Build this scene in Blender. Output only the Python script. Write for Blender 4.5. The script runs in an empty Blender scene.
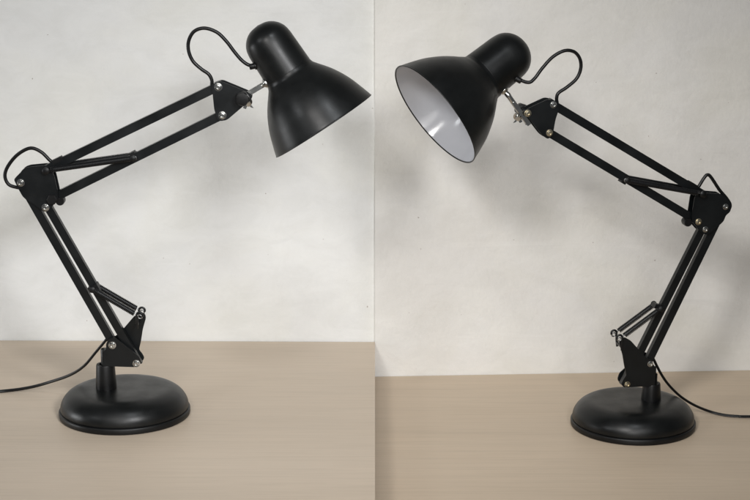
import bpy, bmesh, math, random
from mathutils import Vector, Matrix
random.seed(7)
S = bpy.context.scene
COL = S.collection
R = math.radians

# ------------------------------------------------------------------ camera
F = 1800.0
PITCH = R(19.06) - math.atan(164 / F)
CAMY = 1.3 - 1.3 * F / 1090 * 1.0
CAMZ = (1.3 - CAMY) * math.tan(R(19.06))
cam_d = bpy.data.cameras.new('camera'); cam = bpy.data.objects.new('camera', cam_d); COL.objects.link(cam)
cam_d.sensor_width = 36.0; cam_d.lens = 36.0 * F / 750.0; cam_d.clip_start = 0.02; cam_d.clip_end = 100
cam.location = (0, CAMY, CAMZ); cam.rotation_euler = (math.pi / 2 - PITCH, 0, 0)
S.camera = cam
CAM = Vector((0, CAMY, CAMZ))
FW = Vector((0, math.cos(PITCH), -math.sin(PITCH))); UP = Vector((0, math.sin(PITCH), math.cos(PITCH))); RT = Vector((1, 0, 0))
def ray(u, v):
    return (FW + RT * ((u - 375) / F) + UP * ((250 - v) / F))
def on_plane(u, v, o, n):
    d = ray(u, v); t = (o - CAM).dot(n) / d.dot(n)
    return CAM + d * t
def on_level(u, v, z):
    d = ray(u, v); t = (z - CAMZ) / d.z
    return CAM + d * t
def at_depth(u, v, y):
    d = ray(u, v); return CAM + d * ((y - CAMY) / d.y)

# ------------------------------------------------------------------ materials
def new_mat(name):
    m = bpy.data.materials.new(name); m.use_nodes = True
    nt = m.node_tree; return m, nt, nt.nodes['Principled BSDF']
def N(nt, t, **kw):
    n = nt.nodes.new(t)
    for k, v in kw.items(): setattr(n, k, v)
    return n
def ramp(nt, stops):
    r = N(nt, 'ShaderNodeValToRGB'); e = r.color_ramp.elements
    while len(e) < len(stops): e.new(0.5)
    for i, (p, c) in enumerate(stops):
        e[i].position = p; e[i].color = c if len(c) == 4 else (*c, 1)
    return r
def noise(nt, vec, scale, detail=4, rough=.55, dist=0):
    n = N(nt, 'ShaderNodeTexNoise'); n.inputs['Scale'].default_value = scale; n.inputs['Detail'].default_value = detail
    n.inputs['Roughness'].default_value = rough; n.inputs['Distortion'].default_value = dist
    nt.links.new(vec, n.inputs['Vector']); return n
def mapping(nt, vec, scale=(1,1,1), loc=(0,0,0), rot=(0,0,0)):
    m = N(nt, 'ShaderNodeMapping'); m.inputs['Scale'].default_value = scale; m.inputs['Location'].default_value = loc
    m.inputs['Rotation'].default_value = rot
    nt.links.new(vec, m.inputs['Vector']); return m.outputs[0]
def mix(nt, fac, a, b, mode='MIX'):
    m = N(nt, 'ShaderNodeMix', data_type='RGBA', blend_type=mode)
    for s, v in ((m.inputs[0], fac), (m.inputs[6], a), (m.inputs[7], b)):
        if hasattr(v, 'is_output'): nt.links.new(v, s)
        elif isinstance(v, (int, float)): s.default_value = v
        else: s.default_value = (*v, 1)
    return m.outputs[2]
def bump(nt, bs, height, strength, dist):
    b = N(nt, 'ShaderNodeBump'); b.inputs['Strength'].default_value = strength; b.inputs['Distance'].default_value = dist
    nt.links.new(height, b.inputs['Height']); nt.links.new(b.outputs[0], bs.inputs['Normal'])

def paint_mat(name, col, rough, fine=900, bstr=.12, coat=0, var=.25, spec=.33):
    m, nt, bs = new_mat(name)
    tc = N(nt, 'ShaderNodeTexCoord').outputs['Object']
    a = noise(nt, tc, 35, 5); b = noise(nt, tc, fine, 2)
    r = ramp(nt, [(.3, [c * (1 - var) for c in col]), (.75, [c * (1 + var) for c in col])])
    nt.links.new(a.outputs[0], r.inputs[0]); nt.links.new(r.outputs[0], bs.inputs['Base Color'])
    rr = N(nt, 'ShaderNodeMapRange'); rr.inputs[1].default_value = .3; rr.inputs[2].default_value = .7; rr.inputs[3].default_value = rough - .05; rr.inputs[4].default_value = rough + .09
    nt.links.new(a.outputs[0], rr.inputs[0]); nt.links.new(rr.outputs[0], bs.inputs['Roughness'])
    bs.inputs['Specular IOR Level'].default_value = spec
    bs.inputs['Coat Weight'].default_value = coat; bs.inputs['Coat Roughness'].default_value = .25
    bump(nt, bs, b.outputs[0], bstr, .0004)
    return m
BLACK = paint_mat('satin_black_paint', (.0040, .0045, .0045), .345)
ARMBLACK = paint_mat('satin_black_arm_paint', (.0040, .0050, .0056), .33)
PLASTIC = paint_mat('black_plastic', (.0035, .0036, .0038), .40, 500, .1)
RUBBER = paint_mat('black_cable_sheath', (.004, .004, .0042), .33, 300, .06)
SPRING = paint_mat('black_spring_wire', (.008, .0083, .009), .38, 300, .05)
LINING = paint_mat('white_enamel', (.51, .522, .56), .12, 200, .02, 0, .03)
def metal(name, col, rough):
    m, nt, bs = new_mat(name)
    tc = N(nt, 'ShaderNodeTexCoord').outputs['Object']
    a = noise(nt, tc, 160, 4)
    r = ramp(nt, [(.3, [c * .75 for c in col]), (.7, col)])
    nt.links.new(a.outputs[0], r.inputs[0]); nt.links.new(r.outputs[0], bs.inputs['Base Color'])
    bs.inputs['Metallic'].default_value = 1; bs.inputs['Roughness'].default_value = rough
    return m
STEEL = metal('bright_steel', (.58, .58, .56), .22)
WIRE = metal('dull_spring_steel', (.30, .30, .30), .3)
ZINC = metal('yellowed_zinc', (.60, .54, .41), .3)

def wall_mat(name, base, seed):
    m, nt, bs = new_mat(name)
    tc = N(nt, 'ShaderNodeTexCoord').outputs['Object']
    vec = mapping(nt, tc, loc=(seed, seed * .37, seed * .71))
    big = noise(nt, vec, 3.2, 5, .55, .4)
    c = ramp(nt, [(.32, [x * .965 for x in base]), (.55, base), (.75, [min(1, x * 1.025) for x in base])])
    nt.links.new(big.outputs[0], c.inputs[0])
    col = c.outputs[0]
    # cloudy blotches where the skim coat is thicker or rubbed
    bn = noise(nt, mapping(nt, vec, scale=(16, 16, 26), loc=(9, 2, 4)), 1, 7, .68, .7)
    br = ramp(nt, [(.36, (.955, .955, .95)), (.50, (1, 1, 1)), (.64, (1.035, 1.035, 1.035))]); nt.links.new(bn.outputs[0], br.inputs[0])
    col = mix(nt, .8, col, br.outputs[0], 'MULTIPLY')
    # slightly yellowed and greyed areas
    yn = noise(nt, mapping(nt, vec, loc=(4, 7, 1)), 6, 3, .5, .6); yr = ramp(nt, [(.42, (1, 1, 1)), (.62, (.985, .98, .955))]); nt.links.new(yn.outputs[0], yr.inputs[0])
    col = mix(nt, 1.0, col, yr.outputs[0], 'MULTIPLY')
    # scuffs wiped sideways
    sv = mapping(nt, vec, scale=(7, 7, 34), rot=(0, .12, 0))
    sc = noise(nt, sv, 1.0, 5, .6, .8)
    gate = noise(nt, vec, 5.5, 2)
    sr = ramp(nt, [(.60, (0, 0, 0)), (.76, (1, 1, 1))]); nt.links.new(sc.outputs[0], sr.inputs[0])
    gr = ramp(nt, [(.50, (0, 0, 0)), (.68, (1, 1, 1))]); nt.links.new(gate.outputs[0], gr.inputs[0])
    f = N(nt, 'ShaderNodeMath', operation='MULTIPLY'); nt.links.new(sr.outputs[0], f.inputs[0]); nt.links.new(gr.outputs[0], f.inputs[1])
    f2 = N(nt, 'ShaderNodeMath', operation='MULTIPLY'); nt.links.new(f.outputs[0], f2.inputs[0]); f2.inputs[1].default_value = .5
    col = mix(nt, f2.outputs[0], col, [x * .78 for x in base])
    # pale trowel streaks
    pv = mapping(nt, vec, scale=(3, 3, 22), loc=(3.1, 0, 1.7), rot=(0, -.25, 0))
    pn = noise(nt, pv, 1.4, 6, .65, 1.2)
    pr = ramp(nt, [(.58, (0, 0, 0)), (.74, (1, 1, 1))]); nt.links.new(pn.outputs[0], pr.inputs[0])
    p2 = N(nt, 'ShaderNodeMath', operation='MULTIPLY'); nt.links.new(pr.outputs[0], p2.inputs[0]); p2.inputs[1].default_value = .35
    col = mix(nt, p2.outputs[0], col, [min(.93, x * 1.09) for x in base])
    # sparse dark specks and pits
    pits = None
    for sc_, rad, keep in ((15, .019, .85), (27, .024, .90)):
        v = N(nt, 'ShaderNodeTexVoronoi'); v.voronoi_dimensions = '2D'; v.inputs['Scale'].default_value = sc_; v.inputs['Randomness'].default_value = 1
        wob = noise(nt, vec, 160, 2); wv = N(nt, 'ShaderNodeVectorMath', operation='MULTIPLY_ADD')
        nt.links.new(wob.outputs['Color'], wv.inputs[0]); wv.inputs[1].default_value = (.004, .004, .004); nt.links.new(vec, wv.inputs[2])
        flat = mapping(nt, wv.outputs[0], rot=(R(90), 0, 0), loc=(sc_ * .1, sc_ * .3, 0))
        nt.links.new(flat, v.inputs['Vector'])
        dr = ramp(nt, [(rad * .5, (1, 1, 1)), (rad, (0, 0, 0))]); nt.links.new(v.outputs['Distance'], dr.inputs[0])
        sep = N(nt, 'ShaderNodeSeparateColor'); nt.links.new(v.outputs['Color'], sep.inputs[0])
        gt = N(nt, 'ShaderNodeMath', operation='GREATER_THAN'); nt.links.new(sep.outputs[0], gt.inputs[0]); gt.inputs[1].default_value = keep
        mu = N(nt, 'ShaderNodeMath', operation='MULTIPLY'); nt.links.new(dr.outputs[0], mu.inputs[0]); nt.links.new(gt.outputs[0], mu.inputs[1])
        mv = N(nt, 'ShaderNodeMath', operation='MULTIPLY'); nt.links.new(mu.outputs[0], mv.inputs[0]); nt.links.new(sep.outputs[1], mv.inputs[1])
        col = mix(nt, mv.outputs[0], col, (.36, .31, .28))
        if pits is None: pits = mu.outputs[0]
    nt.links.new(col, bs.inputs['Base Color'])
    bs.inputs['Roughness'].default_value = .62; bs.inputs['Specular IOR Level'].default_value = .3
    h1 = noise(nt, vec, 9, 6, .6); h2 = noise(nt, vec, 160, 3)
    hm = N(nt, 'ShaderNodeMath', operation='MULTIPLY_ADD'); nt.links.new(h2.outputs[0], hm.inputs[0]); hm.inputs[1].default_value = .12
    nt.links.new(h1.outputs[0], hm.inputs[2])
    bump(nt, bs, hm.outputs[0], .5, .006)
    return m

def wood_mat(name, base, seed):
    m, nt, bs = new_mat(name)
    tc = N(nt, 'ShaderNodeTexCoord').outputs['Object']
    vec = mapping(nt, tc, scale=(1.6, 34, 34), loc=(seed, seed, 0))
    wide = noise(nt, mapping(nt, tc, scale=(.9, 7, 7), loc=(seed * 2, seed, 0)), 1, 4, .55, .6)
    fine = noise(nt, vec, 1.6, 7, .62, .35)
    thin = noise(nt, mapping(nt, tc, scale=(9, 330, 330), loc=(seed, 0, 0)), 1, 3, .6)
    r = ramp(nt, [(.30, [x * .968 for x in base]), (.5, base), (.72, [x * 1.022 for x in base])])
    nt.links.new(fine.outputs[0], r.inputs[0])
    w = ramp(nt, [(.35, (.96, .957, .95)), (.65, (1.02, 1.02, 1.02))]); nt.links.new(wide.outputs[0], w.inputs[0])
    col = mix(nt, 1.0, r.outputs[0], w.outputs[0], 'MULTIPLY')
    t = ramp(nt, [(.36, (.90, .895, .88)), (.52, (1, 1, 1))]); nt.links.new(thin.outputs[0], t.inputs[0])
    col = mix(nt, .6, col, t.outputs[0], 'MULTIPLY')
    sm = noise(nt, tc, 7, 4, .6, .5); s = ramp(nt, [(.3, (.965, .965, .965)), (.6, (1, 1, 1))]); nt.links.new(sm.outputs[0], s.inputs[0])
    col = mix(nt, 1.0, col, s.outputs[0], 'MULTIPLY')
    nt.links.new(col, bs.inputs['Base Color'])
    rr = N(nt, 'ShaderNodeMapRange'); rr.inputs[3].default_value = .36; rr.inputs[4].default_value = .56
    nt.links.new(sm.outputs[0], rr.inputs[0]); nt.links.new(rr.outputs[0], bs.inputs['Roughness'])
    bs.inputs['Specular IOR Level'].default_value = .25
    bump(nt, bs, thin.outputs[0], .08, .0006)
    return m
WALL_COOL = wall_mat('cool_white_plaster', (.722, .720, .703), 1.3)
WALL_WARM = wall_mat('warm_white_plaster', (.738, .722, .692), 6.1)
WOOD_GREY = wood_mat('greyed_beige_laminate', (.59, .49, .385), 0.4)
WOOD_TAN = wood_mat('tan_laminate', (.59, .478, .36), 3.7)

# ------------------------------------------------------------------ mesh helpers
def finish(name, bm, mat, parent=None, sharp=40, bevel=0, loc=None):
    if bevel:
        es = [e for e in bm.edges if len(e.link_faces) == 2 and e.calc_face_angle(0) > R(35)]
        bmesh.ops.bevel(bm, geom=es, offset=bevel, segments=2, affect='EDGES', profile=.6, clamp_overlap=True)
    bmesh.ops.recalc_face_normals(bm, faces=bm.faces)
    me = bpy.data.meshes.new(name); bm.to_mesh(me); bm.free()
    me.polygons.foreach_set('use_smooth', [True] * len(me.polygons)); me.set_sharp_from_angle(angle=R(sharp))
    for mm in (mat if isinstance(mat, (list, tuple)) else [mat]): me.materials.append(mm)
    o = bpy.data.objects.new(name, me); COL.objects.link(o)
    if parent: o.parent = parent
    return o
def prism(bm, outline, y0, y1):          # outline in the local xz plane
    a = [bm.verts.new((x, y0, z)) for x, z in outline]; b = [bm.verts.new((x, y1, z)) for x, z in outline]
    n = len(a); bm.faces.new(a); bm.faces.new(b[::-1])
    for i in range(n): bm.faces.new((a[i], b[i], b[(i + 1) % n], a[(i + 1) % n]))
def box(bm, lo, hi):
    prism(bm, [(lo[0], lo[2]), (hi[0], lo[2]), (hi[0], hi[2]), (lo[0], hi[2])], lo[1], hi[1])
def tube(bm, pts, r, seg=10, cap=True, twin=0):
    pts = [Vector(p) for p in pts]; n = len(pts)
    tang = [(pts[min(i + 1, n - 1)] - pts[max(i - 1, 0)]).normalized() for i in range(n)]
    ref = Vector((0, 1, 0)) if abs(tang[0].y) < .9 else Vector((1, 0, 0))
    u = (ref - tang[0] * ref.dot(tang[0])).normalized(); rings = []
    for i in range(n):
        u = (u - tang[i] * u.dot(tang[i])).normalized(); w = tang[i].cross(u)
        rr = r[i] if isinstance(r, (list, tuple)) else r
        ring = []
        for k in range(seg):
            a = 2 * math.pi * k / seg
            if twin:                      # two cores side by side, figure-of-eight section
                cu, cw = math.cos(a), math.sin(a)
                q = rr * (1 - .38 * abs(cw) ** 6 * 1.0)
                ring.append(bm.verts.new(pts[i] + w * (cw * 0 + cu * rr * twin) + u * (cw * rr * (1 - .30 * math.exp(-(cu / .28) ** 2)))))
            else:
                ring.append(bm.verts.new(pts[i] + u * (math.cos(a) * rr) + w * (math.sin(a) * rr)))
        rings.append(ring)
    for i in range(n - 1):
        for k in range(seg):
            bm.faces.new((rings[i][k], rings[i][(k + 1) % seg], rings[i + 1][(k + 1) % seg], rings[i + 1][k]))
    if cap: bm.faces.new(rings[0][::-1]); bm.faces.new(rings[-1])
def smooth_path(pts, n=8):
    P = [Vector(p) for p in pts]; out = []
    for i in range(len(P) - 1):
        p0 = P[i - 1] if i else P[0] * 2 - P[1]; p1, p2 = P[i], P[i + 1]
        p3 = P[i + 2] if i + 2 < len(P) else P[-1] * 2 - P[-2]
        for k in range(n):
            t = k / n
            out.append(.5 * ((2 * p1) + (p2 - p0) * t + (2 * p0 - 5 * p1 + 4 * p2 - p3) * t * t + (3 * p1 - p0 - 3 * p2 + p3) * t ** 3))
    out.append(P[-1]); return out
def lathe(bm, prof, seg=72, M=None):     # prof (r, z) around local z, closes at r = 0
    rings = []
    for r, z in prof:
        if r < 1e-7: rings.append([bm.verts.new((0, 0, z))])
        else: rings.append([bm.verts.new((r * math.cos(2 * math.pi * k / seg), r * math.sin(2 * math.pi * k / seg), z)) for k in range(seg)])
    for a, b in zip(rings, rings[1:]):
        for k in range(seg):
            k2 = (k + 1) % seg
            if len(a) == 1 and len(b) == 1: continue
            if len(a) == 1: bm.faces.new((a[0], b[k2], b[k]))
            elif len(b) == 1: bm.faces.new((a[k], a[k2], b[0]))
            else: bm.faces.new((a[k], a[k2], b[k2], b[k]))
    if M is not None:
        vs = [v for ring in rings for v in ring]; bmesh.ops.transform(bm, matrix=M, verts=vs)
def frame(o, z):                          # matrix whose z axis is the given direction
    z = Vector(z).normalized(); q = z.to_track_quat('Z', 'Y'); return Matrix.Translation(o) @ q.to_matrix().to_4x4()
def helix(bm, a, b, rad, wire, pitch):
    a, b = Vector(a), Vector(b); L = (b - a).length; M = frame(a, b - a); turns = L / pitch; n = int(turns * 11); pts = []
    for i in range(n + 1):
        t = i / n; g = rad
        pts.append(M @ Vector((g * math.cos(2 * math.pi * turns * t), g * math.sin(2 * math.pi * turns * t), L * t)))
    tube(bm, pts, wire, 5)
def spline2(tab, n=5):                    # smooth a coarse profile
    P = smooth_path([(a, b, 0) for a, b in tab], n); return [(max(0, p.x), p.y) for p in P]
def round_poly(pts, r, n=4):              # round the corners of a 2D outline
    out = []; m = len(pts)
    for i in range(m):
        p = Vector(pts[i]); a = Vector(pts[i - 1]) - p; b = Vector(pts[(i + 1) % m]) - p
        d = min(r, a.length * .45, b.length * .45); p0 = p + a.normalized() * d; p2 = p + b.normalized() * d
        for k in range(n + 1):
            t = k / n; q = p0 * (1 - t) ** 2 + p * 2 * t * (1 - t) + p2 * t * t; out.append((q.x, q.y))
    return out

# ------------------------------------------------------------------ the setting
def tag(o, label, cat, group=None, kind=None):
    o['label'] = label; o['category'] = cat
    if group: o['group'] = group
    if kind: o['kind'] = kind
def slab(name, mat, corners, z0, z1, bevel=.0015):
    bm = bmesh.new()
    a = [bm.verts.new((x, y, z0)) for x, y in corners]; b = [bm.verts.new((x, y, z1)) for x, y in corners]
    n = len(a); bm.faces.new(a[::-1]); bm.faces.new(b)
    for i in range(n): bm.faces.new((a[i], a[(i + 1) % n], b[(i + 1) % n], b[i]))
    return finish(name, bm, mat, bevel=bevel)
DESK1 = 0.0
BASE2 = Vector((0, 0, 0))
# depth of the right lamp from the size of its foot
yl_seam = on_level(375, 341.6, DESK1).y
r2 = ray(630.5, 425); re = ray(375, 376.5)
k2 = (yl_seam - .006 - CAMY) / re.y * -re.z / -r2.z      # the second wall stands a little proud of the first
BASE2 = CAM + r2 * k2; DESK2 = BASE2.z
def edge_y(v, z): return on_level(375, v, z).y
yl0, yl1 = edge_y(340, DESK1), edge_y(341.6, DESK1)        # left wall at u=0 and at the seam
yr0, yr1 = edge_y(376.5, DESK2), edge_y(370, DESK2)         # right wall at the seam and at u=750
sl = (yl1 - yl0) / .57; sr = (yr1 - yr0) / .55
w1 = slab('wall', WALL_COOL, [(-2.2, yl1 - 2.2 * sl), (0.0, yl1), (0.0, yl1 + .15), (-2.2, yl1 + .15)], -.9, 1.9, .001)
tag(w1, 'cool greyish white plaster wall behind the lamp whose shade hides its opening', 'wall', 'white plaster walls', 'structure')
w2 = slab('wall', WALL_WARM, [(0.0, yr0), (2.2, yr0 + 2.2 * sr), (2.2, yr0 + 2.2 * sr + .05), (0.0, yr0 + .08)], -.9, 1.9, .0006)
tag(w2, 'warm cream white plaster wall behind the lamp showing its white lining', 'wall', 'white plaster walls', 'structure')
t1 = slab('table', WOOD_GREY, [(-2.0, .45), (0.0, .45), (0.0, yl1 - .002), (-2.0, yl1 - 2.0 * sl - .002)], DESK1 - .036, DESK1, 0)
tag(t1, 'greyish beige wood grain tabletop under the lamp with its cord trailing left', 'table', 'wood grain tabletops')
t2 = slab('table', WOOD_TAN, [(-.25, .45), (2.0, .45), (2.0, yr0 + 2.0 * sr - .001), (0, yr0 - .001), (-.25, yr0 - .001)], DESK2 - .06, DESK2, .0006)
tag(t2, 'tan wood grain tabletop, slightly lower, under the lamp with the visible white lining', 'table', 'wood grain tabletops')

# ------------------------------------------------------------------ the lamp
def build_lamp(D):
    """One spring-arm desk lamp. Local x runs towards the head, z up, the arms lie in y = 0."""
    psi, side = D['yaw'], D['side']          # side: sign of local y that faces the viewer
    ex = Vector((math.cos(psi), math.sin(psi), 0)) if side < 0 else Vector((-math.cos(psi), -math.sin(psi), 0))
    ey = Vector((0, 0, 1)).cross(ex)
    post = at_depth(D['post'][0], D['base'][1], D['depth']); post.z = D['desk']
    W = Matrix((( ex.x, ey.x, 0, post.x), (ex.y, ey.y, 0, post.y), (0, 0, 1, post.z), (0, 0, 0, 1))); Wi = W.inverted()
    def P(u, v):
        q = Wi @ on_plane(u, v, post, ey); return (q.x, q.z)
    def P3(u, v, y=0):                       # a point on the plane y
        return Wi @ on_plane(u, v, post + ey * y, ey)
    kx = abs(P(D['base'][0] + 1, D['base'][1] - 30)[0] - P(D['base'][0], D['base'][1] - 30)[0])
    K = D['k']                               # metres per photo pixel of the left lamp at its foot
    root = bpy.data.objects.new('desk_lamp', None); COL.objects.link(root); root.empty_display_size = .05
    root.matrix_world = W
    near = side

    # ---- foot
    bx = D['base_dx']; rb = 65.2 * K
    T = Matrix.Translation((bx, 0, 0))
    bm = bmesh.new()
    dome = [(rb * a, K * b) for a, b in ((.93, 5.0), (.966, 6.3), (.974, 9.0), (.962, 13.2), (.928, 17.6), (.873, 21.8), (.80, 24.9), (.72, 26.6), (.62, 27.3), (.42, 27.5), (.2, 27.6))]
    dome = spline2(dome, 4) + [(0, 27.6 * K)]
    lathe(bm, dome + [], 112, T); base = finish('base', bm, BLACK, root, 60)
    bm = bmesh.new()
    lathe(bm, [(0, .001), (rb * .9, .001), (rb * .97, 0.0), (rb * .995, .001), (rb, .0028), (rb, 5.4 * K), (rb * .992, 6.4 * K), (rb * .972, 6.7 * K), (rb * .955, 6.3 * K), (rb * .93, 4.8 * K)], 112, T)
    finish('base_rim', bm, PLASTIC, base, 50)
    zt = 27.6 * K
    # ---- post socket and pin
    bm = bmesh.new()
    zc = P(*D['cone_top'])[1]
    lathe(bm, [(0, zt - .002), (10.3 * K, zt - .002), (10.35 * K, zt + .001), (9.2 * K, zc - .0015), (8.8 * K, zc), (6.4 * K, zc + .0003), (6.2 * K, zc - .001)], 40)
    finish('post_socket', bm, PLASTIC, root, 35)
    p1, p2 = P(*D['p1']), P(*D['p2'])
    bm = bmesh.new(); ztop = p1[1] - 6 * K
    lathe(bm, [(0, zc - .004), (4.3 * K, zc - .004), (4.3 * K, ztop - .001), (3.8 * K, ztop), (0, ztop)], 32)
    finish('post', bm, BLACK, root, 35)

    # ---- similarity map from an outline seen in the other photograph
    def sim(pts, a, b, A, B, mirror):
        ca, cb = complex(*a), complex(*b); f = (lambda z: complex(-z.real, -z.imag)) if mirror else (lambda z: complex(z.real, -z.imag))
        ca, cb = f(ca), f(cb); CA, CB = complex(*A), complex(*B); m = (CB - CA) / (cb - ca)
        return [((m * (f(complex(*p)) - ca) + CA).real, (m * (f(complex(*p)) - ca) + CA).imag) for p in pts]
    Lp1, Lp2, Rp1, Rp2 = (113.4, 342.8), (137.5, 361), (647.5, 361.6), (624.5, 382)
    plateA = sim([(103.4, 350), (107.6, 347.6), (107, 342), (109.7, 336.8), (115.5, 334.5), (122.3, 339.5), (140.4, 353.9), (142.4, 360.2), (139.5, 364.5), (134, 365), (103.4, 365)], Lp1, Lp2, p1, p2, False)
    plateB = sim([(x / 4.167 + 600, y / 4.167 + 280) for x, y in ((56, 244), (60, 226), (78, 220), (106, 236), (150, 283), (180, 313), (206, 326), (214, 348), (224, 364), (225, 438), (88, 438), (76, 424), (84, 402), (97, 385), (86, 350), (74, 296))], Rp1, Rp2, p1, p2, True)
    hw, th = 7.2 * K, .0013                  # half gap between the plates
    bm = bmesh.new()
    prism(bm, round_poly(plateA, .003), -hw - th, -hw)
    prism(bm, round_poly(plateB, .003), hw, hw + th)
    zb = min(z for _, z in plateA)           # folded web joining the plates
    xs = [x for x, _ in plateA]
    box(bm, (min(xs) + .004, -hw - .0005, zb + .0006), (min(xs) + .0056, hw + .0005, zb + 13 * K))
    bracket = finish('arm_bracket', bm, ARMBLACK, root, 40, .0004)

    def screw(c, y, parent, mat=STEEL, r=3.1, name='screw'):
        """pan head screw with a hex recess, its head outside the plate at y"""
        s = 1 if y > 0 else -1; bm = bmesh.new(); rr = r * K
        M = frame((c[0], y, c[1]), (0, s, 0))
        lathe(bm, [(rr * 1.22, 0), (rr * 1.22, .0006), (rr * .98, .0007), (rr * .96, .0020), (rr * .82, .0027), (rr * .52, .0029), (rr * .5, .0012), (0, .0011)], 28, M)
        return finish(name, bm, mat, parent, 32)
    def axle(c, y0, y1, r, parent, mat=ARMBLACK, name='axle'):
        bm = bmesh.new(); lathe(bm, [(0, 0), (r, 0), (r, y1 - y0), (0, y1 - y0)], 20, frame((c[0], y0, c[1]), (0, 1, 0)))
        return finish(name, bm, mat, parent, 40)
    for c in (p1, p2):
        axle(c, -hw + .0002, hw - .0002, 2 * K, bracket)
        screw(c, -hw - th, bracket); screw(c, hw + th, bracket, ZINC if c is p2 else STEEL, 2.6)

    # ---- square tube bars
    def bar(a, b, name, ext=(3, 3), wid=8.4, dep=6.4, y=0):
        a, b = Vector((a[0], 0, a[1])), Vector((b[0], 0, b[1])); d = (b - a).normalized(); n = Vector((-d.z, 0, d.x))
        a = a - d * ext[0] * K; b = b + d * ext[1] * K; w, e = wid * K / 2, dep * K / 2
        bm = bmesh.new(); q = [a + n * w, a - n * w, b - n * w, b + n * w]
        prism(bm, [(p.x, p.z) for p in q], y - e, y + e)
        o = finish(name, bm, ARMBLACK, root, 40, .0017)
        return o
    A, B, T_, Nn = P(*D['A']), P(*D['B']), P(*D['T']), P(*D['N'])
    H1, H2 = P(*D['H1']), P(*D['H2'])
    lb1 = bar((A[0] - .7 * K, A[1] - .4 * K), p1, 'lower_arm_bar', (3.5, 3.5), 7.9); lb2 = bar((B[0] + .9 * K, B[1] + .5 * K), p2, 'lower_arm_bar', (3.5, 3.5), 7.6)
    ub1 = bar(T_, H1, 'upper_arm_bar', (5, 4)); ub2 = bar(Nn, H2, 'upper_arm_bar', (4, 4))

    # ---- elbow
    el = [P(x, y) for x, y in D['elbow']]
    bm = bmesh.new(); he = 5.4 * K
    prism(bm, round_poly(el, .0035), -he - th, -he); prism(bm, round_poly(el, .0035), he, he + th)
    elbow = finish('elbow_bracket', bm, ARMBLACK, root, 40, .0004)
    for c in (A, B):
        axle(c, -he + .0002, he - .0002, 2 * K, elbow); screw(c, -he - th, elbow); screw(c, he + th, elbow, STEEL, 2.6)
    axle(Nn, -he + .0002, he - .0002, 2 * K, elbow)
    screw(Nn, he + th, elbow, ZINC, 2.9)
    # hexagon nut on the other side
    bm = bmesh.new(); lathe(bm, [(0, 0), (5.2 * K, 0), (5.2 * K, .0045), (4.4 * K, .0052), (0, .0052)], 6, frame((Nn[0], -he - th, Nn[1]), (0, -1, 0)))
    finish('hexagon_nut', bm, PLASTIC, elbow, 30)
    kn = P(*D['knob'])
    bm = bmesh.new(); lathe(bm, [(0, 0), (4.0 * K, 0), (4.4 * K, .002), (4.4 * K, 2 * he * .85), (4.0 * K, 2 * he * .85 + .001), (0, 2 * he * .85 + .001)], 24, frame((kn[0], -he * .85, kn[1]), (0, 1, 0)))
    finish('stop_peg', bm, PLASTIC, elbow, 40)

    # ---- springs
    def spring(a, b, y, name='spring', pull=0.12):
        a3, b3 = Vector((a[0], y, a[1])), Vector((b[0], y, b[1])); d = b3 - a3
        bm = bmesh.new(); s0, s1 = a3 + d * .05, b3 - d * pull
        helix(bm, s0, s1, 2.3 * K, .00085, .0018)
        o = finish(name, bm, SPRING, root, 60)
        bm = bmesh.new(); dn = d.normalized(); pn = Vector((-dn.z, 0, dn.x)); lr = 2.2 * K
        loop = [s1 - d * .03, s1 + pn * .0006] + [b3 + dn * (lr * .3) + dn * (-math.cos(a) * lr) + pn * (math.sin(a) * lr * .8) for a in [2 * math.pi * q / 14 for q in range(15)]]
        tube(bm, loop, .00085, 8)
        finish('wire_end', bm, WIRE, o, 50)
        bm = bmesh.new(); tube(bm, [s0 + d * .01, s1 - d * .01], 1.3 * K, 12)      # dark closed core of the tight coil
        finish('coil_core', bm, PLASTIC, o, 50)
        return o
    def collar(c, d, name='spring_collar'):
        d = Vector((d[0], 0, d[1])).normalized(); bm = bmesh.new(); n = Vector((-d.z, 0, d.x)); c3 = Vector((c[0], 0, c[1]))
        w, l, e = 5.0 * K, 2.6 * K, 5.2 * K
        q = [c3 - d * l + n * w, c3 - d * l - n * w, c3 + d * l - n * w, c3 + d * l + n * w]
        prism(bm, [(p.x, p.z) for p in q], -e, e)
        o = finish(name, bm, PLASTIC, root, 40, .0012)
        axle(c, -10.5 * K, 10.5 * K, 1.9 * K, o, PLASTIC, 'pin')
        for s in (-1, 1):
            bm = bmesh.new(); lathe(bm, [(0, 0), (3.0 * K, 0), (3.0 * K, .0016), (2.2 * K, .0024), (0, .0026)], 20, frame((c[0], s * 10.5 * K, c[1]), (0, s, 0)))
            finish('pin_head', bm, PLASTIC, o, 40)
        return o
    cu, cl = P(*D['cu']), P(*D['cl'])
    collar(cu, (H2[0] - Nn[0], H2[1] - Nn[1])); collar(cl, (p2[0] - B[0], p2[1] - B[1]))
    ys = 9.2 * K
    for s in (-1, 1):
        spring(T_, cu, s * ys, 'spring', .03)
    axle(T_, -10.5 * K, 10.5 * K, 2 * K, elbow, PLASTIC, 'spring_pin')
    for s in (-1, 1):
        bm = bmesh.new(); lathe(bm, [(0, 0), (3.6 * K, 0), (3.6 * K, .002), (2.6 * K, .003), (0, .0032)], 20, frame((T_[0], s * 10.5 * K, T_[1]), (0, s, 0)))
        finish('pin_head', bm, PLASTIC, elbow, 40)
    hk = P(*D['hook'])
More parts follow.
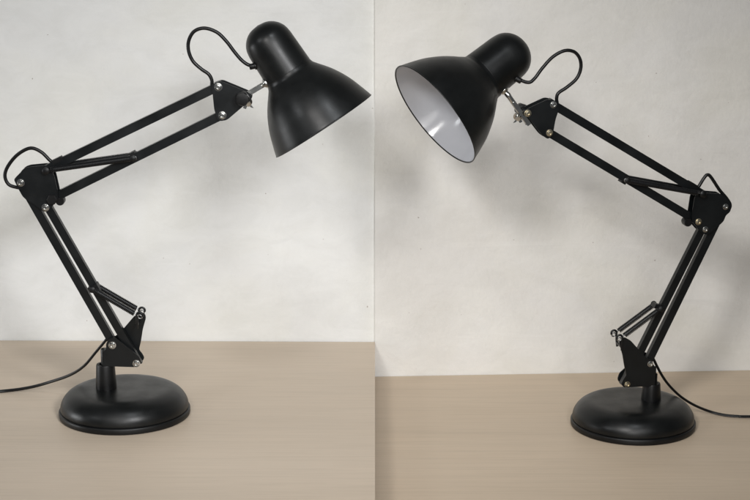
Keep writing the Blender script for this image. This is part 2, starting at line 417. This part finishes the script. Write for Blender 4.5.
    for s in (-1, 1):
        spring(cl, (hk[0], hk[1]), s * ys * .95, 'spring', .115)
        # hook bent over at the top of the bracket
        bm = bmesh.new(); r = 2.9 * K; sg = 1
        y = s * ys * .95
        pts = [(hk[0] - 3 * K, hw * s * .95, hk[1] - 13 * K), (hk[0] - 2.5 * K, (y + hw * s) / 2, hk[1] - 7 * K), (hk[0] - 2.4 * K, y, hk[1] - 1 * K)]
        for k in range(7):
            a = math.pi - k * math.pi * 1.15 / 6
            pts.append((hk[0] + .3 * K + r * math.cos(a), y, hk[1] + 1.2 * K + r * math.sin(a)))
        tube(bm, smooth_path(pts, 4), 1.15 * K, 8)
        finish('hook', bm, ARMBLACK, bracket, 50)
    # crossbar carrying the two hooks, between the plates
    axle((hk[0] - 3 * K, hk[1] - 9 * K), -hw + .0003, hw - .0002, 1.6 * K, bracket, ARMBLACK, 'crossbar')

    # ---- head bracket
    hb = [P(x, y) for x, y in D['headplate']]
    bm = bmesh.new(); hh = 5.4 * K
    prism(bm, round_poly(hb, .004), -hh - th, -hh); prism(bm, round_poly(hb, .004), hh, hh + th)
    hbr = finish('head_bracket', bm, ARMBLACK, root, 40, .0004)
    for c in (H1, H2):
        axle(c, -hh + .0002, hh - .0002, 2 * K, hbr); screw(c, -hh - th, hbr, STEEL, 3.2); screw(c, hh + th, hbr, ZINC if c is H2 else STEEL, 2.9)
    cb = P(*D['pivot'])
    axle(cb, -hh + .0002, hh - .0002, 2.4 * K, hbr)
    screw(cb, hh + th, hbr, ZINC, 3.0)
    # black clamping knob on one side of the head bracket
    bm = bmesh.new()
    kr = 6.6 * K; Mk = frame((cb[0], -hh - th, cb[1]), (0, -1, 0)); sg = 40; rings = []
    for r_, z_ in ((.55, 0), (.6, .004), (.95, .0045), (1.0, .006), (1.0, .013), (.9, .0148), (.5, .0153)):
        rings.append([bm.verts.new(Mk @ Vector((kr * r_ * (1 + .06 * math.cos(5 * a) * (r_ > .8)) * math.cos(a), kr * r_ * (1 + .06 * math.cos(5 * a) * (r_ > .8)) * math.sin(a), z_))) for a in [2 * math.pi * k / sg for k in range(sg)]])
    for a, b in zip(rings, rings[1:]):
        for k in range(sg): bm.faces.new((a[k], a[(k + 1) % sg], b[(k + 1) % sg], b[k]))
    bm.faces.new(rings[0][::-1]); bm.faces.new(rings[-1])
    finish('clamp_knob', bm, PLASTIC, root, 40)
    # steel clevis rod from the clamp to the neck
    ra, rbp = Vector((*P(*D['rod0']), 0)).xzy, Vector((*P(*D['rod1']), 0)).xzy
    ra.y = rbp.y = 0
    bm = bmesh.new(); tube(bm, [ra, rbp], 2.6 * K, 16)
    rod = finish('swivel_rod', bm, STEEL, root, 50)
    dr = (rbp - ra).normalized()
    for s in (-1, 1):                         # slim side straps and their washer
        bm = bmesh.new(); n = Vector((-dr.z, 0, dr.x)); a0, b0 = ra - dr * 3 * K, ra + (rbp - ra) * .75
        prism(bm, [((p).x, (p).z) for p in (a0 + n * 2.2 * K, a0 - n * 2.2 * K, b0 - n * 2.0 * K, b0 + n * 2.0 * K)], s * 3.0 * K - .0005, s * 3.0 * K + .0005)
        finish('strap', bm, STEEL, rod, 40, .0002)
    wn = P(*D['wing'])
    bm = bmesh.new(); lathe(bm, [(0, -.004), (4.6 * K, -.004), (4.6 * K, -.0025), (2.6 * K, -.002), (2.4 * K, .004), (0, .0042)], 20, frame((wn[0], 0, wn[1]), (.25, side * 1.0, -.3)))
    washer = finish('washer', bm, STEEL, rod, 40)
    for s in (-1, 1):
        bm = bmesh.new(); prism(bm, round_poly([(wn[0] - .5 * K, wn[1]), (wn[0] + 2 * K, wn[1] - .5 * K), (wn[0] + s * 4.5 * K + 1 * K, wn[1] - 5.2 * K), (wn[0] + s * 4.5 * K - 2.2 * K, wn[1] - 4.2 * K)] if s > 0 else
                                                   [(wn[0] - 2 * K, wn[1]), (wn[0] + .5 * K, wn[1] - .5 * K), (wn[0] - 2.0 * K, wn[1] - 5.8 * K), (wn[0] - 5.0 * K, wn[1] - 4.4 * K)], .001), -.0007 + s * .0012, .0007 + s * .0012)
        finish('wing', bm, STEEL, washer, 40, .0003)

    # ---- shade: neck with domed cap, bell, white lining
    C = on_plane(*D['rim'], post, ey); d = (C - CAM).normalized(); rt = d.cross(UP).normalized(); up = rt.cross(d)
    ax = D['axis']; l = math.hypot(*ax); tau = D['tilt']
    aw = (rt * (ax[0] / l) - up * (ax[1] / l)) * math.sqrt(1 - tau * tau) + d * tau      # from the cap to the rim
    k = (C - CAM).dot(FW) / F
    Lh = 122 * D['hs'] * k; u_ = D['hs'] * k
    Cl = Wi @ C; al = (Wi.to_3x3() @ aw).normalized(); apex = Cl - al * Lh
    M = frame(apex, al)
    neck = spline2([(0, 0), (8.5, 1.3), (14.5, 4.2), (19.5, 9.0), (22.8, 15.0), (24.2, 22.5), (24.6, 32), (25.0, 46), (25.3, 55.0), (25.4, 57)], 5)
    nr = D['neck_r']; neck = [(a * nr, b) for a, b in neck]
    bm = bmesh.new(); lathe(bm, [(a * u_, b * u_) for a, b in neck] + [(25.0 * nr * u_, 57.3 * u_), (24.2 * nr * u_, 56 * u_)], 80, M)
    head = finish('lamp_neck', bm, BLACK, root, 60)
    fr = D['rim_r'] / (57.0 * D['hs'])
    tab = [(25.2 * nr, 56.5), (25.6 * nr, 58.8), (26.5 * nr, 61.3), (28.3 * nr, 64.0), (31.3 * (.4 + .6 * nr), 67.6), (35.4 * (.6 + .4 * nr), 72.8), (40.4 * (.8 + .2 * nr), 80.0), (45.5, 89.0), (49.8, 99.0), (53.4, 110.0), (56.2, 119.0), (57.0, 122.0)]
    def fl(a): return a * (1 + (fr - 1) * min(1, max(0, (a - 28) / 24)))
    outer = spline2([(fl(a), b) for a, b in tab], 5)
    bm = bmesh.new(); e = 1.0
    prof = [(a * u_, b * u_) for a, b in outer]
    rr, zz = prof[-1]
    prof += [(rr + .45 * u_, zz + .35 * u_), (rr + .4 * u_, zz + 1.0 * u_), (rr - .1 * u_, zz + 1.25 * u_), (rr - .7 * u_, zz + .9 * u_), (rr - .95 * u_, zz + .1 * u_)]
    lathe(bm, prof, 128, M); shade = finish('lamp_shade', bm, BLACK, root, 60)
    inner = [(max(0, a - .9) * u_, (b + .2) * u_) for a, b in outer]
    bm = bmesh.new(); lathe(bm, [(0, 58 * u_), (20 * u_, 58 * u_), (24 * u_, 59 * u_)] + inner, 128, M)
    finish('lining', bm, LINING, shade, 60)
    # spring clip between rod and neck
    bm = bmesh.new()
    nc = apex + al * 52 * u_; dirn = rbp - (apex + al * (rbp - apex).dot(al)); dirn.normalize()
    nrm = nc + dirn * 25.3 * u_
    sp = apex + al * (rbp - apex).dot(al) + dirn * 24.6 * u_
    lathe(bm, [(0, 0), (5.6 * K, 0), (5.4 * K, .002), (3.2 * K, .004), (2.2 * K, .0055), (0, .006)], 24, frame(sp, dirn))
    tube(bm, [sp + dirn * .003, rbp, rbp - dr * 4 * K], [2.4 * K, 3.0 * K, 2.4 * K], 14)
    finish('swivel_joint', bm, STEEL, root, 45)
    # ---- cables
    g = P3(*D['neckcable'][0]); axp = apex + al * (g - apex).dot(al); gd = (g - axp).normalized(); gs = axp + gd * 24.3 * u_
    cab = smooth_path([gs] + [P3(*q) for q in D['neckcable'][1:]], 8)
    bm = bmesh.new(); tube(bm, cab, 1.75 * K, 12); c1 = finish('cable', bm, RUBBER, root, 60)
    bm = bmesh.new(); gv = (Vector(cab[4]) - gs).normalized()
    lathe(bm, [(0, -.003), (3.9 * K, -.003), (3.9 * K, 1.2 * K), (2.9 * K, 1.6 * K), (2.9 * K, 5.6 * K), (2.4 * K, 6.4 * K), (0, 6.4 * K)], 20, frame(gs, (gd * .6 + gv).normalized()))
    finish('grommet', bm, PLASTIC, c1, 40)
    bm = bmesh.new(); tube(bm, smooth_path([P3(*q) for q in D['elbowcable']], 8), 1.75 * K, 12); finish('cable', bm, RUBBER, root, 60)
    # cable outlet clips at the ends of the upper bar
    for (c, dd) in ((D['clip'], 0),):
        cc = P(*c); dv = Vector((H1[0] - T_[0], H1[1] - T_[1])).normalized(); nv = Vector((-dv.y, dv.x)); c2 = Vector(cc)
        bm = bmesh.new(); q = [c2 - dv * 5 * K + nv * 1.8 * K, c2 - dv * 5 * K - nv * 2.2 * K, c2 + dv * 5.5 * K - nv * 2.2 * K, c2 + dv * 5.5 * K + nv * 1.8 * K]
        prism(bm, [(p.x, p.y) for p in q], -3.4 * K, 3.4 * K); finish('cable_clip', bm, PLASTIC, root, 40, .001)
    cord = []
    for u, v, y in D['cord']:
        w = at_depth(u, v, D['depth'] + y) if y else on_level(u, v, D['desk'] + 1.9 * K)
        if w.z < D['desk'] + 1.9 * K: w = on_level(u, v, D['desk'] + 1.9 * K)
        cord.append(Wi @ w)
    last = W @ cord[-1]; sgn = -1 if side < 0 else 1
    for dx, dy in ((.12, .004), (.3, -.01), (.5, -.03)):
        cord.append(Wi @ Vector((last.x + sgn * dx, last.y + dy, D['desk'] + 1.9 * K)))
    bm = bmesh.new(); tube(bm, smooth_path(cord, 10), 1.95 * K, 20, True, .72); finish('power_cord', bm, RUBBER, root, 60)
    return root

K1 = (on_level(125, 414, 0) - CAM).dot(FW) / F
Z2, Z3, Z6 = 3.846, 6.25, 5.556
LEFT = dict(yaw=0, side=-1, post=(107.3, 0), base=(125, 414), desk=DESK1, depth=on_level(125, 414, 0).y, k=K1, base_dx=17.7 * K1,
    cone_top=(107.5, 364), p1=(113.4, 342.8), p2=(137.5, 361), A=(22, 181.3), B=(46.7, 206), T=(48, 168.5), N=(53.6, 197.6),
    H1=(218.8, 86), H2=(222.9, 114.2), cu=(134.5, 156.3), cl=(94, 287), hook=(140.5, 314), knob=(60.5, 200.5),
    elbow=[(x / Z3, y / Z3 + 140) for x, y in ((95, 240), (108, 222), (132, 200), (150, 174), (182, 161), (298, 150), (322, 162), (346, 215), (368, 315), (372, 350), (345, 392), (318, 428), (290, 442), (262, 428), (230, 400), (176, 368), (150, 346), (124, 300))],
    headplate=[(x / Z2 + 180, y / Z2) for x, y in ((124, 322), (160, 308), (225, 335), (276, 356), (278, 380), (250, 400), (182, 458), (150, 462), (134, 420))],
    pivot=(243.5, 96.5), rod0=(246, 95), rod1=(267, 82.5), wing=(248, 103),
    rim=(323.2, 125.2), axis=(.552, .834), tilt=.045, hs=.97, neck_r=1.03, rim_r=56.6,
    neckcable=[(x / Z2 + 180, y / Z2) for x, y in ((292, 252), (265, 250), (238, 232), (210, 200), (178, 158), (142, 124), (95, 108), (55, 120), (34, 155), (33, 195), (50, 235), (82, 265), (110, 285), (122, 308), (122, 330))],
    elbowcable=[(x / Z3, y / Z3 + 140) for x, y in ((345, 152), (310, 125), (262, 78), (205, 51), (155, 62), (95, 105), (45, 172), (31, 228), (55, 278), (110, 297), (150, 300))],
    clip=(57.2, 159.8),
    cord=[(110, 334, .002), (106, 340, .005), (96, 352, .015), (84, 366, .03), (70, 375, .05), (50, 382, .072), (30, 387.4, .083), (8, 390.6, .088), (-16, 391.6, 0)])
q = 4.167
RIGHT = dict(yaw=R(12), side=1, post=(650, 0), base=(630.5, 425), desk=DESK2, depth=BASE2.y + .005, k=K1 * (k2 / F) / (1.439 / 1090), base_dx=0.0,
    cone_top=(649.5, 383), p1=(647.5, 361.6), p2=(624.5, 382), A=(723, 205.4), B=(702.8, 227.9), T=(699, 192), N=(696, 220.3),
    H1=(551.4, 103.6), H2=(547.5, 131.7), cu=(624, 178.5), cl=(657.5, 306.5), hook=(617, 336.5), knob=(686.5, 221.5),
    elbow=[(x / Z6 + 660, y / Z6 + 160) for x, y in ((180, 196), (205, 172), (330, 182), (356, 205), (385, 236), (378, 280), (352, 300), (342, 330), (322, 350), (262, 400), (238, 408), (205, 385), (165, 335), (164, 300))],
    headplate=[(x / 3.85 + 480, y / 3.85 + 20) for x, y in ((160, 350), (182, 334), (256, 300), (290, 310), (298, 335), (283, 380), (274, 432), (256, 456), (232, 440), (190, 385))],
    pivot=(525.8, 112.2), rod0=(527, 122), rod1=(508, 95), wing=(518, 117.5),
    rim=(435.2, 114.2), axis=(-.785, .62), tilt=-.30, hs=.985, neck_r=1.05, rim_r=60.0,
    neckcable=[(x / 3.85 + 480, y / 3.85 + 20) for x, y in ((150, 236), (185, 240), (210, 225), (240, 185), (280, 142), (325, 118), (362, 122), (384, 148), (388, 185), (372, 225), (335, 258), (303, 280), (295, 300), (298, 325))],
    elbowcable=[(x / Z6 + 660, y / Z6 + 160) for x, y in ((190, 185), (212, 152), (246, 98), (264, 82), (284, 96), (330, 165), (374, 218), (390, 252), (376, 282), (345, 285), (310, 270))],
    clip=(692.5, 184.5),
    cord=[(650, 352, .002), (653.5, 359, .005), (660, 372, .011), (668, 384, .017), (680, 396, .025), (694, 405, .030), (710, 411.6, .034), (724, 415, 0), (737, 416.2, 0), (752, 416.5, 0)])
# foot of the second lamp sits ahead of its post, along its own arm direction
RIGHT['base_dx'] = 20.3 * RIGHT['k'] * .945
a = build_lamp(LEFT)
tag(a, 'black spring-arm desk lamp, shade turned away so only its outside shows, cord trailing left', 'lamp', 'black spring-arm desk lamps')
b = build_lamp(RIGHT)
tag(b, 'black spring-arm desk lamp with the white lining of its shade showing, cord trailing right', 'lamp', 'black spring-arm desk lamps')

# ------------------------------------------------------------------ light
def area(name, loc, target, sx, sy, power, col):
    l = bpy.data.lights.new(name, 'AREA'); l.shape = 'RECTANGLE'; l.size = sx; l.size_y = sy; l.energy = power; l.color = col
    o = bpy.data.objects.new(name, l); COL.objects.link(o); o.location = loc
    o.rotation_euler = (Vector(target) - Vector(loc)).to_track_quat('-Z', 'Y').to_euler()
    return o
def grid(o, deg): o.data.spread = R(deg); return o
grid(area('softbox_light', (.62, -.68, 1.22), (-.66, 1.65, .0), .42, .38, 2.65, (.985, .99, 1.0)), 46)
grid(area('softbox_light', (-.62, -.75, 1.55), (.50, 1.60, .0), .42, .38, 1.6, (1.0, .98, .955)), 40)
grid(area('fill_softbox_light', (.0, -1.3, .80), (.06, 1.64, -.25), .7, .8, 1.38, (1.0, .99, .97)), 46)
grid(area('side_fill_light', (-1.7, 1.26, .14), (-.45, 1.65, .03), .5, .4, 1.9, (.96, .98, 1.0)), 80)  # added fill with no window behind it, brightens the lower left wall
grid(area('ceiling_lamp', (.26, .02, 1.95), (-.08, 1.35, .30), .24, .20, 0.95, (.92, .965, 1.0)), 60)
grid(area('far_window_light', (-2.65, -.75, 1.90), (.10, 1.40, .34), .5, .40, .4, (.95, .975, 1.0)), 30)
w = bpy.data.worlds.new('World'); S.world = w; w.use_nodes = True
bg = w.node_tree.nodes['Background']; bg.inputs[0].default_value = (.92, .96, 1, 1); bg.inputs[1].default_value = .10
S.view_settings.view_transform = 'Standard'; S.view_settings.look = 'None'; S.view_settings.exposure = 0; S.view_settings.gamma = 1
S.render.engine = 'CYCLES'
